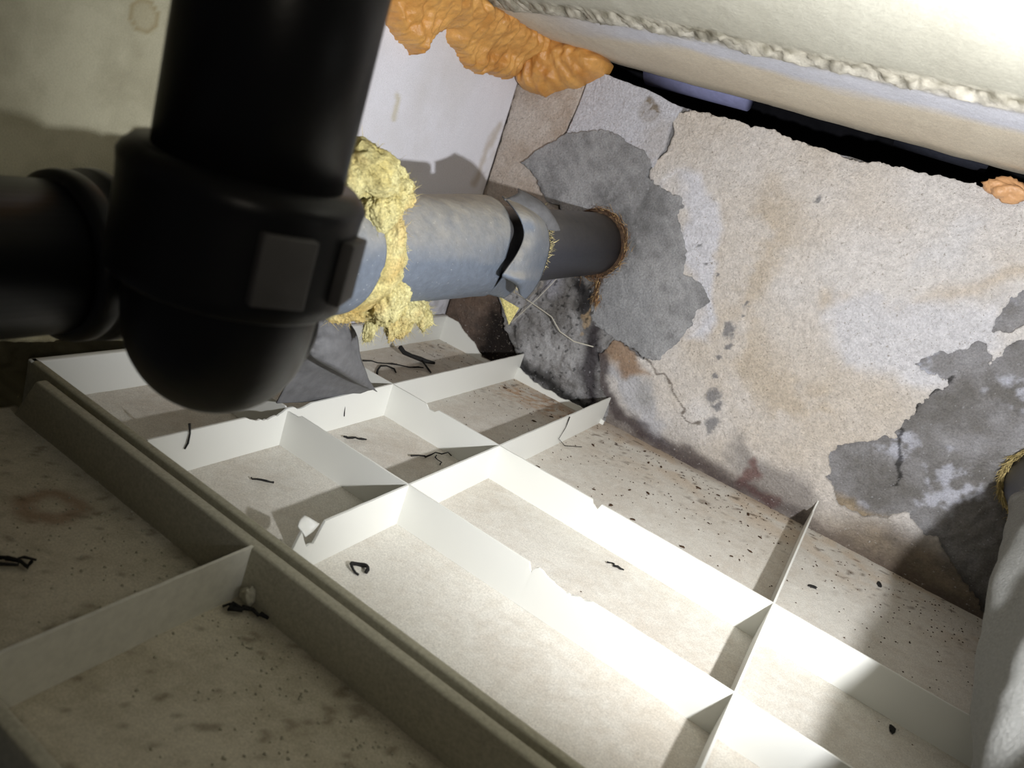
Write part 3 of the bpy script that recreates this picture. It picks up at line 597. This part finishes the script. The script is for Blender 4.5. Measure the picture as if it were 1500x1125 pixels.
# ------------------------------------------------------------------ black soil stack with elbow, close to the camera
st = empty('soil_pipe', (-.69, .64, .49), 'black vertical soil pipe with socket and elbow, close in front of the camera', 'pipe')
PX, PY = -.700, .636
MB().sweep([(PX, PY, .72), (PX, PY, 1.42)], .110, 72).out('vertical_pipe', M_black, st, smooth=True)
o = MB().sweep([(PX, PY, z) for z in (.835, .845, .85, .84, .832, .822, .80, .72, .705, .700, .695)], [.110, .115, .128, .138, .142, .1405, .139, .139, .140, .134, .118], 72).out('socket', M_black, st, smooth=True)
od = np.array([-.70, .714, 0.])
pts = [np.array([PX, PY, .74])]; ZA = .612; rb0 = .085
for i in range(13):
    a = i / 12 * PI / 2; pts.append(np.array([PX, PY, ZA + rb0]) + od * rb0 * (1 - math.cos(a)) + np.array([0, 0, -1.]) * rb0 * math.sin(a))
pts.append(pts[-1] + od * .13)
MB().sweep(pts, [.1165] * len(pts), 72).out('elbow', M_black, st, smooth=True)
e0 = pts[-2]
MB().sweep([e0 + od * t for t in (.03, .035, .045, .06, .10, .20, .205)], [.115, .126, .131, .131, .127, .127, .11], 72).out('outlet_collar', M_black, st, smooth=True)
MB().sweep([e0 + od * .19, e0 + od * .36], .11, 48).out('branch_pipe', M_black, st, smooth=True)
M_lug = material('dark_grey_lug', tuple(lin(74, 72, 72)), .55, grain=.1, gscale=80, spec=.3)
def lug(ang, wd, z0, z1, r0, r1):
    a = math.radians(ang); u = np.array([math.cos(a), math.sin(a), 0]); t = np.array([-u[1], u[0], 0]); c = np.array([PX, PY, 0.]); V_ = []
    for z in (z0, z1):
        for (r, s_) in ((r0, -1), (r1, -1), (r1, 1), (r0, 1)): V_.append(c + u * r + t * s_ * wd + np.array([0, 0, z]))
    b = MB().add(V_, [[0, 3, 2, 1], [4, 5, 6, 7], [0, 1, 5, 4], [1, 2, 6, 5], [2, 3, 7, 6], [3, 0, 4, 7]])
    return bevel(b.out('lug', M_lug, st), .003)
lug(-20, .032, .725, .808, .128, .148); lug(26, .030, .725, .805, .128, .150)

# ------------------------------------------------------------------ insulated pipe at the right edge
ip = empty('insulated_pipe', (.64, 2.0, .22), 'dark pipe in loose grey insulation at the right edge of the view', 'pipe')
QX, QZ = .640, .500
MB().sweep([(QX, .6, QZ), (QX, 2.82, QZ)], .125, 64).out('bare_pipe', M_gpipe, ip, smooth=True)
def blanket():
    n = 96; k = 70; V_ = []
    for i in range(k + 1):
        t = i / k; y = 2.34 - t * 1.75
        for j in range(n):
            a = 2 * PI * j / n
            yy = y + (.05 * math.sin(a * 2 + .6) if i < 8 else 0) * (1 - i / 8)
            r = .150 + .07 * sstep(0, .35, t) + .02 * (float(fbm(a * 1.5, y * 4, 1.6, 601, 3)) - .5) + .008 * math.sin(7 * a + 10 * y)
            sag = .05 * sstep(.05, .5, t)
            V_.append((QX - .10 * sstep(.25, 1., t) + r * math.cos(a), yy, QZ - sag + r * math.sin(a)))
    return V_, [[i * n + j, i * n + (j + 1) % n, (i + 1) * n + (j + 1) % n, (i + 1) * n + j] for i in range(k) for j in range(n)]
v_, f_2 = blanket()
M_blk = material('grey_cloth_wrap', tuple(lin(128, 128, 125)), .9, grain=.25, gscale=420, bump=.5, bscale=380, spec=.1)
o = child('insulation_sleeve', v_, f_2, M_blk, ip, smooth=True)
sm = o.modifiers.new('thick', 'SOLIDIFY'); sm.thickness = .006 * S; sm.offset = -1
yw = MB()
for k in range(500):
    a = rng.uniform(0, 2 * PI); r = .135 + rng.uniform(0, .014); p = (QX + r * math.cos(a), 2.33 + .05 * math.sin(a * 2 + .6) + rng.uniform(0, .012), QZ + r * math.sin(a)); strand(yw, p, (rng.normal() * .4, 1, rng.normal() * .4), rng.uniform(.012, .03), .002, .6)
for k in range(500):
    a = rng.uniform(1.8, 4.2); r = .128 + rng.uniform(0, .012); p = (QX + r * math.cos(a), 2.755 + rng.normal() * .01, QZ + r * math.sin(a)); strand(yw, p, (-math.sin(a), rng.normal() * .3, math.cos(a)), rng.uniform(.02, .04), .002, .5)
o = child('wool_edge', yw.v, yw.f, M_wool, ip, cols=np.tile(lin(204, 184, 128), (len(yw.v), 1))); tag(o, kind='stuff')

# ------------------------------------------------------------------ expanding foam at the top of the corner
def foam_col(u, v):
    n = fbm(u, v, 12, 701); n2 = fbm(u, v, 40, 702)
    return mix(lin(228, 172, 96), lin(196, 134, 64), np.clip(.35 + 1.8 * (n - .5) + .8 * (n2 - .5), 0, 1))
foam1 = [(1.20,1.22),(1.40,1.16),(1.70,1.20),(1.86,1.180),(1.893,1.141),(1.935,1.118),(1.978,1.098),(2.035,1.085),(2.065,1.075),(2.083,1.115),(2.115,1.158),(2.16,1.183),(2.209,1.194),(2.235,1.165),(2.285,1.150),(2.330,1.122),(2.379,1.104),(2.42,1.098),(2.458,1.092),(2.50,1.115),(2.56,1.118),(2.617,1.126),(2.64,1.118),(2.665,1.135),(2.695,1.145),(2.71,1.16),(2.71,1.335),(1.20,1.335)]
def m_f1(u, v): a, b = wx2(*wx(u, v, 711, .013, 24), 712); return sdf(foam1, a, b)
def rip(u, v, s):
    a = u + .10 * (fbm(u, v, 7, s) - .5); b = v + .10 * (fbm(u, v, 7, s + 5) - .5)
    return .5 + .5 * np.sin(a * 95 + b * 60 + 9 * fbm(u, v, 9, s + 9)) * .5 + (fbm(u, v, 22, s + 11) - .5)
def f1_map(u, v):
    d = np.clip(-m_f1(u, v), 0, 1); h = .065 * (1 - np.exp(-d / .030)) ** .6 + .075 * sstep(1.18, 1.31, v) + sstep(0, .025, d) * ((.022 * rip(u, v, 721) + .012 * (fbm(u, v, 45, 723, 3) - .5)) + .06 * (fbm(u, v, 6, 731) - .5))
    return (XL + .004 + np.maximum(h, 0), u, v)
o = layer('expanding_foam', np.arange(1.22, 2.76, .0045), np.arange(1.04, 1.33, .0045), m_f1, f1_map, M_foam, None, foam_col, skirt=lambda u, v: (np.full_like(u, XL - .02), u, v))
tag(o, 'large orange expanding foam mass dripping over the top of the white left wall', 'foam')
foam2 = [(-1.66,1.335),(-1.672,1.16),(-1.665,1.13),(-1.64,1.115),(-1.60,1.112),(-1.56,1.118),(-1.532,1.115),(-1.49,1.145),(-1.45,1.165),(-1.411,1.178),(-1.36,1.21),(-1.312,1.258),(-1.30,1.30),(-1.36,1.335)]
def m_f2(u, v): a, b = wx(u, v, 741, .007, 24); return sdf(foam2, a, b)
def f2_map(u, v):
    d = np.clip(-m_f2(u, v), 0, 1); h = .085 * (1 - np.exp(-d / .035)) ** .6 + .03 * sstep(1.2, 1.31, v) + sstep(0, .02, d) * (.020 * rip(u, v, 751) + .012 * (fbm(u, v, 50, 755, 3) - .5) + .04 * (fbm(u, v, 8, 753) - .5))
    return (u, YW - .004 - np.maximum(h, 0), v)
o = layer('expanding_foam', np.arange(-1.69, -1.29, .0055), np.arange(1.09, 1.335, .0055), m_f2, f2_map, M_foam, None, foam_col, skirt=lambda u, v: (u, np.full_like(u, YW + .03), v))
tag(o, 'smaller orange foam lobe in the corner at the left end of the dark gap', 'foam')
def lump(name, c, r, mat, s, label=None, cat=None, cols=None, sub=4, amp=.7, parent=None):
    bm = bmesh.new(); bmesh.ops.create_icosphere(bm, subdivisions=sub, radius=1)
    P = np.array([v.co[:] for v in bm.verts]); F = [[v.index for v in f.verts] for f in bm.faces]; bm.free()
    q = fbm(P[:, 0] + s, P[:, 1] + P[:, 2] * .8, 1.4, s) - .5; q2 = fbm(P[:, 0] * 2 + P[:, 2], P[:, 1] * 2, 4, s + 3) - .5
    P = P * (1 + amp * q * 1.4 + amp * .5 * q2)[:, None] * np.array(r) + np.array(c)
    o = obj(name, P, F, mat, None, cols=(np.tile(cols, (len(P), 1)) if cols is not None else None), smooth=True)
    if label: tag(o, label, cat)
    return o
lump('foam_crumb', (.115, 2.76, 1.286), (.055, .03, .030), M_foam, 761, 'small orange foam crumb wedged in the gap at the right end of the wall', 'foam', lin(216, 166, 118))

# ------------------------------------------------------------------ debris lying on the panels
def wire(mb, pts, r, n=6):
    mb.sweep(pts, [r * (.6 + .8 * rng.uniform()) for _ in pts], n); return mb
def wig(p0, p1, n, a, z=.004):
    p0 = np.array(p0); p1 = np.array(p1); out = []
    for i in range(n + 1):
        t = i / n; q = p0 * (1 - t) + p1 * t + rng.normal(size=2) * a; out.append((q[0], q[1], z + abs(rng.normal()) * .002))
    return out
o = wire(wire(wire(MB(), [(-1.53, 2.29, .05), (-1.52, 2.31, .03), (-1.50, 2.34, .02), (-1.47, 2.36, .018), (-1.45, 2.38, .014), (-1.43, 2.41, .012)], .009), wig((-1.55, 2.10), (-1.42, 2.32), 8, .006, .006), .003), [(-1.46, 2.36, .016), (-1.40, 2.33, .008), (-1.38, 2.32, .006)], .0035).out('tape_scrap', M_blackdeb, smooth=True)
tag(o, 'torn black twisted scrap lying in the far corner cell of the bright panel', 'scrap')
o = wire(MB(), [(-1.44, 2.06, .006), (-1.47, 2.10, .006), (-1.49, 2.14, .007), (-1.485, 2.17, .006), (-1.455, 2.18, .006), (-1.43, 2.16, .006)], .0035).out('tape_scrap', M_blackdeb, smooth=True)
tag(o, 'small curled black strip beside the hanging grey wrap', 'scrap')
a_ = np.linspace(0, 5.4, 14)
o = wire(MB(), [(-.719 + .020 * math.cos(t), 1.168 + .017 * math.sin(t), .006 + .005 * math.sin(t * 2)) for t in a_], .004).out('curled_flake', M_blackdeb, smooth=True)
tag(o, 'curled dark flake alone in the large near cell of the bright panel', 'flake')
for (p, q, lab) in [((-1.165, 1.585), (-1.12, 1.64), 'short dark twig in the small middle cell beside the torn rib'), ((-1.115, 1.20), (-1.07, 1.24), 'thin dark sliver in the cell under the torn rib by the seam'), ((-.345, 1.77), (-.30, 1.775), 'dark sliver in the long middle cell of the bright panel')]:
    o = wire(MB(), wig(p, q, 7, .004, .005), .0026).out('twig', M_blackdeb, smooth=True); tag(o, lab, 'twig')
o = wire(wire(MB(), wig((-.99, 1.70), (-.93, 1.83), 8, .008, .006), .0022), wig((-.95, 1.78), (-.90, 1.74), 5, .006, .006), .0018).out('thread', M_blackdeb, smooth=True)
tag(o, 'dark wiry thread in the shadow of the rib in the middle cell', 'thread')
o = wire(MB(), [(-1.27, 1.60, .14), (-1.24, 1.61, .115), (-1.215, 1.625, .075), (-1.21, 1.63, .04)], .0022).out('thread', M_blackdeb, smooth=True); tag(o, 'dark hair hanging over the torn rib beside the grey wrap', 'thread')
o = wire(MB(), [(B1 + .006, 1.075, .135), (B1 + .008, 1.08, .11), (B1 + .010, 1.078, .085), (B1 + .009, 1.073, .07)], .003).out('thread', M_blackdeb, smooth=True); tag(o, 'dark thread hanging below the black elbow against the bright rib', 'thread')
o = wire(MB(), [(B2 + .008, 2.33, H), (B2 + .010, 2.325, .07), (B2 + .010, 2.30, .03), (B2 + .03, 2.33, .005), (B2 + .07, 2.40, .004)], .0016).out('thread', M_blackdeb, smooth=True); tag(o, 'thin dark hair hanging down the rib that ends at the damp corner', 'thread')
o = MB().sweep([(-1.40, YW - .035, .34), (-1.30, YW - .045, .335), (-1.22, YW - .05, .325), (-1.15, YW - .055, .315), (-1.09, YW - .06, .275), (-1.02, YW - .055, .262), (-.94, YW - .035, .272)], .0022, 8).out('thread', M_thread, smooth=True)
tag(o, 'pale thread stuck across the damp mortar below the pipe', 'thread')
o = MB().sweep([(-1.19, YW - .045, .47), (-1.24, YW - .05, .36), (-1.30, YW - .05, .25), (-1.34, YW - .045, .18)], .0014, 8).out('thread', M_thread, smooth=True)
tag(o, 'pale thread running down the damp mortar under the torn sleeve', 'thread')
def flake(name, c, r, ang, mat, s):
    n = 7; ca, sa = math.cos(ang), math.sin(ang); V_ = []
    for zz, k in ((.0015, 1.0), (.0015 + r * .35, .75)):
        for j in range(n):
            a = 2 * PI * j / n; q = r * k * (.65 + .6 * rng.uniform()); x, y = q * math.cos(a) * 1.5, q * math.sin(a) * .7
            V_.append((c[0] + x * ca - y * sa, c[1] + x * sa + y * ca, zz + rng.uniform(0, r * .1)))
    F = [[j, (j + 1) % n, n + (j + 1) % n, n + j] for j in range(n)] + [list(range(n))[::-1], [n + j for j in range(n)]]
    return obj(name, V_, F, mat, None)
GL, GG = 'dark brown flake in the long cell at the foot of the stained wall', 'dark brown flakes on the panel below the stained wall'
cells = [(-.74, .03, 1.90, 2.70), (-1.17, -.82, 2.35, 2.68)]
k = 0
while k < 34:
    x0, x1, y0, y1 = cells[0] if rng.uniform() < .82 else cells[1]
    x = rng.uniform(x0, x1); y = rng.uniform(y0, y1)
    if rng.uniform() > ((y - 1.75) / 1.0) ** 1.3: continue
    k += 1
    tag(flake('debris_flake', (x, y), rng.uniform(.004, .009), rng.uniform(0, PI), M_debris, k), GL if x0 > -.8 else 'dark brown flake in the small rust-stained cell below the pipe hole', 'flake', GG if x0 > -.8 else 'flakes in the rust-stained cell below the pipe hole')
for (x, y, lab) in [(.02, 1.95, 'dark flake on the panel at the foot of the rib crossing on the right'), (.35, 2.60, 'dark flake on the shaded part of the panel near the right pipe'), (.42, 1.80, 'dark flake on the shaded near part of the panel'), (.16, 2.31, 'dark flake in the right cell, halfway to the stained wall')]:
    tag(flake('debris_flake', (x, y), .012, rng.uniform(0, 3), M_blackdeb, 1), lab, 'flake')
sp = MB()
for k in range(900):
    x = rng.uniform(-1.6, .9); y = 2.78 - abs(rng.normal()) * .40
    if not 1.0 < y < 2.77: continue
    if min(abs(x - b) for b in (B1, B2, B3)) < .012 or min(abs(y - b) for b in (A1, A2)) < .012: continue
    r = rng.uniform(.001, .0032); z = .001
    sp.add([(x - r, y, z), (x, y - r, z), (x + r * 1.3, y, z), (x, y + r, z), (x, y, z + r)], [[0, 1, 4], [1, 2, 4], [2, 3, 4], [3, 0, 4]])
o = sp.out('dirt_specks', M_debris); tag(o, 'fine brown dirt specks scattered over the bright panel towards the wall', 'dirt', kind='stuff')
sp = MB()
for k in range(700):
    x = rng.uniform(-1.5, .3); y = .93 - abs(rng.normal()) * .16
    if not .45 < y < .91: continue
    r = rng.uniform(.0012, .0035); z = .001
    sp.add([(x - r, y, z), (x, y - r, z), (x + r * 1.3, y, z), (x, y + r, z), (x, y, z + r)], [[0, 1, 4], [1, 2, 4], [2, 3, 4], [3, 0, 4]])
o = sp.out('dirt_specks', M_dirtyabs); tag(o, 'fine grey grit scattered over the dim foreground panel', 'dirt', kind='stuff')
o = wire(wire(MB(), wig((-.78, .875), (-.72, .90), 7, .006, .010), .005), wig((-.76, .89), (-.79, .86), 5, .005, .008), .004).out('debris_clump', M_blackdeb, smooth=True)
tag(o, 'dark debris clump in the corner between the dim rib and the seam', 'debris')
lump('plaster_crumb', (-.772, .90, .022), (.015, .011, .022), M_dirtyabs, 773, 'grey plaster crumb in the corner of the dim panel by the seam', 'crumb')
o = wire(wire(MB(), wig((-1.14, .63), (-1.06, .66), 8, .008, .006), .004), wig((-1.10, .60), (-1.09, .68), 6, .007, .006), .003).out('debris_clump', M_blackdeb, smooth=True)
tag(o, 'dark straggly debris on the left of the dim panel', 'debris')
# torn white plastic piece sticking out of the broken rib by the seam
flap('torn_piece', [[(B2 - .004, 1.055, .085), (B2 - .004, 1.075, .092), (B2 - .004, 1.09, .105)], [(B2 - .014, 1.05, .096), (B2 - .018, 1.065, .104), (B2 - .02, 1.08, .112)], [(B2 - .022, 1.045, .104), (B2 - .030, 1.055, .110), (B2 - .034, 1.07, .116)]], M_abs, p1, 6, 6, .003, 781)
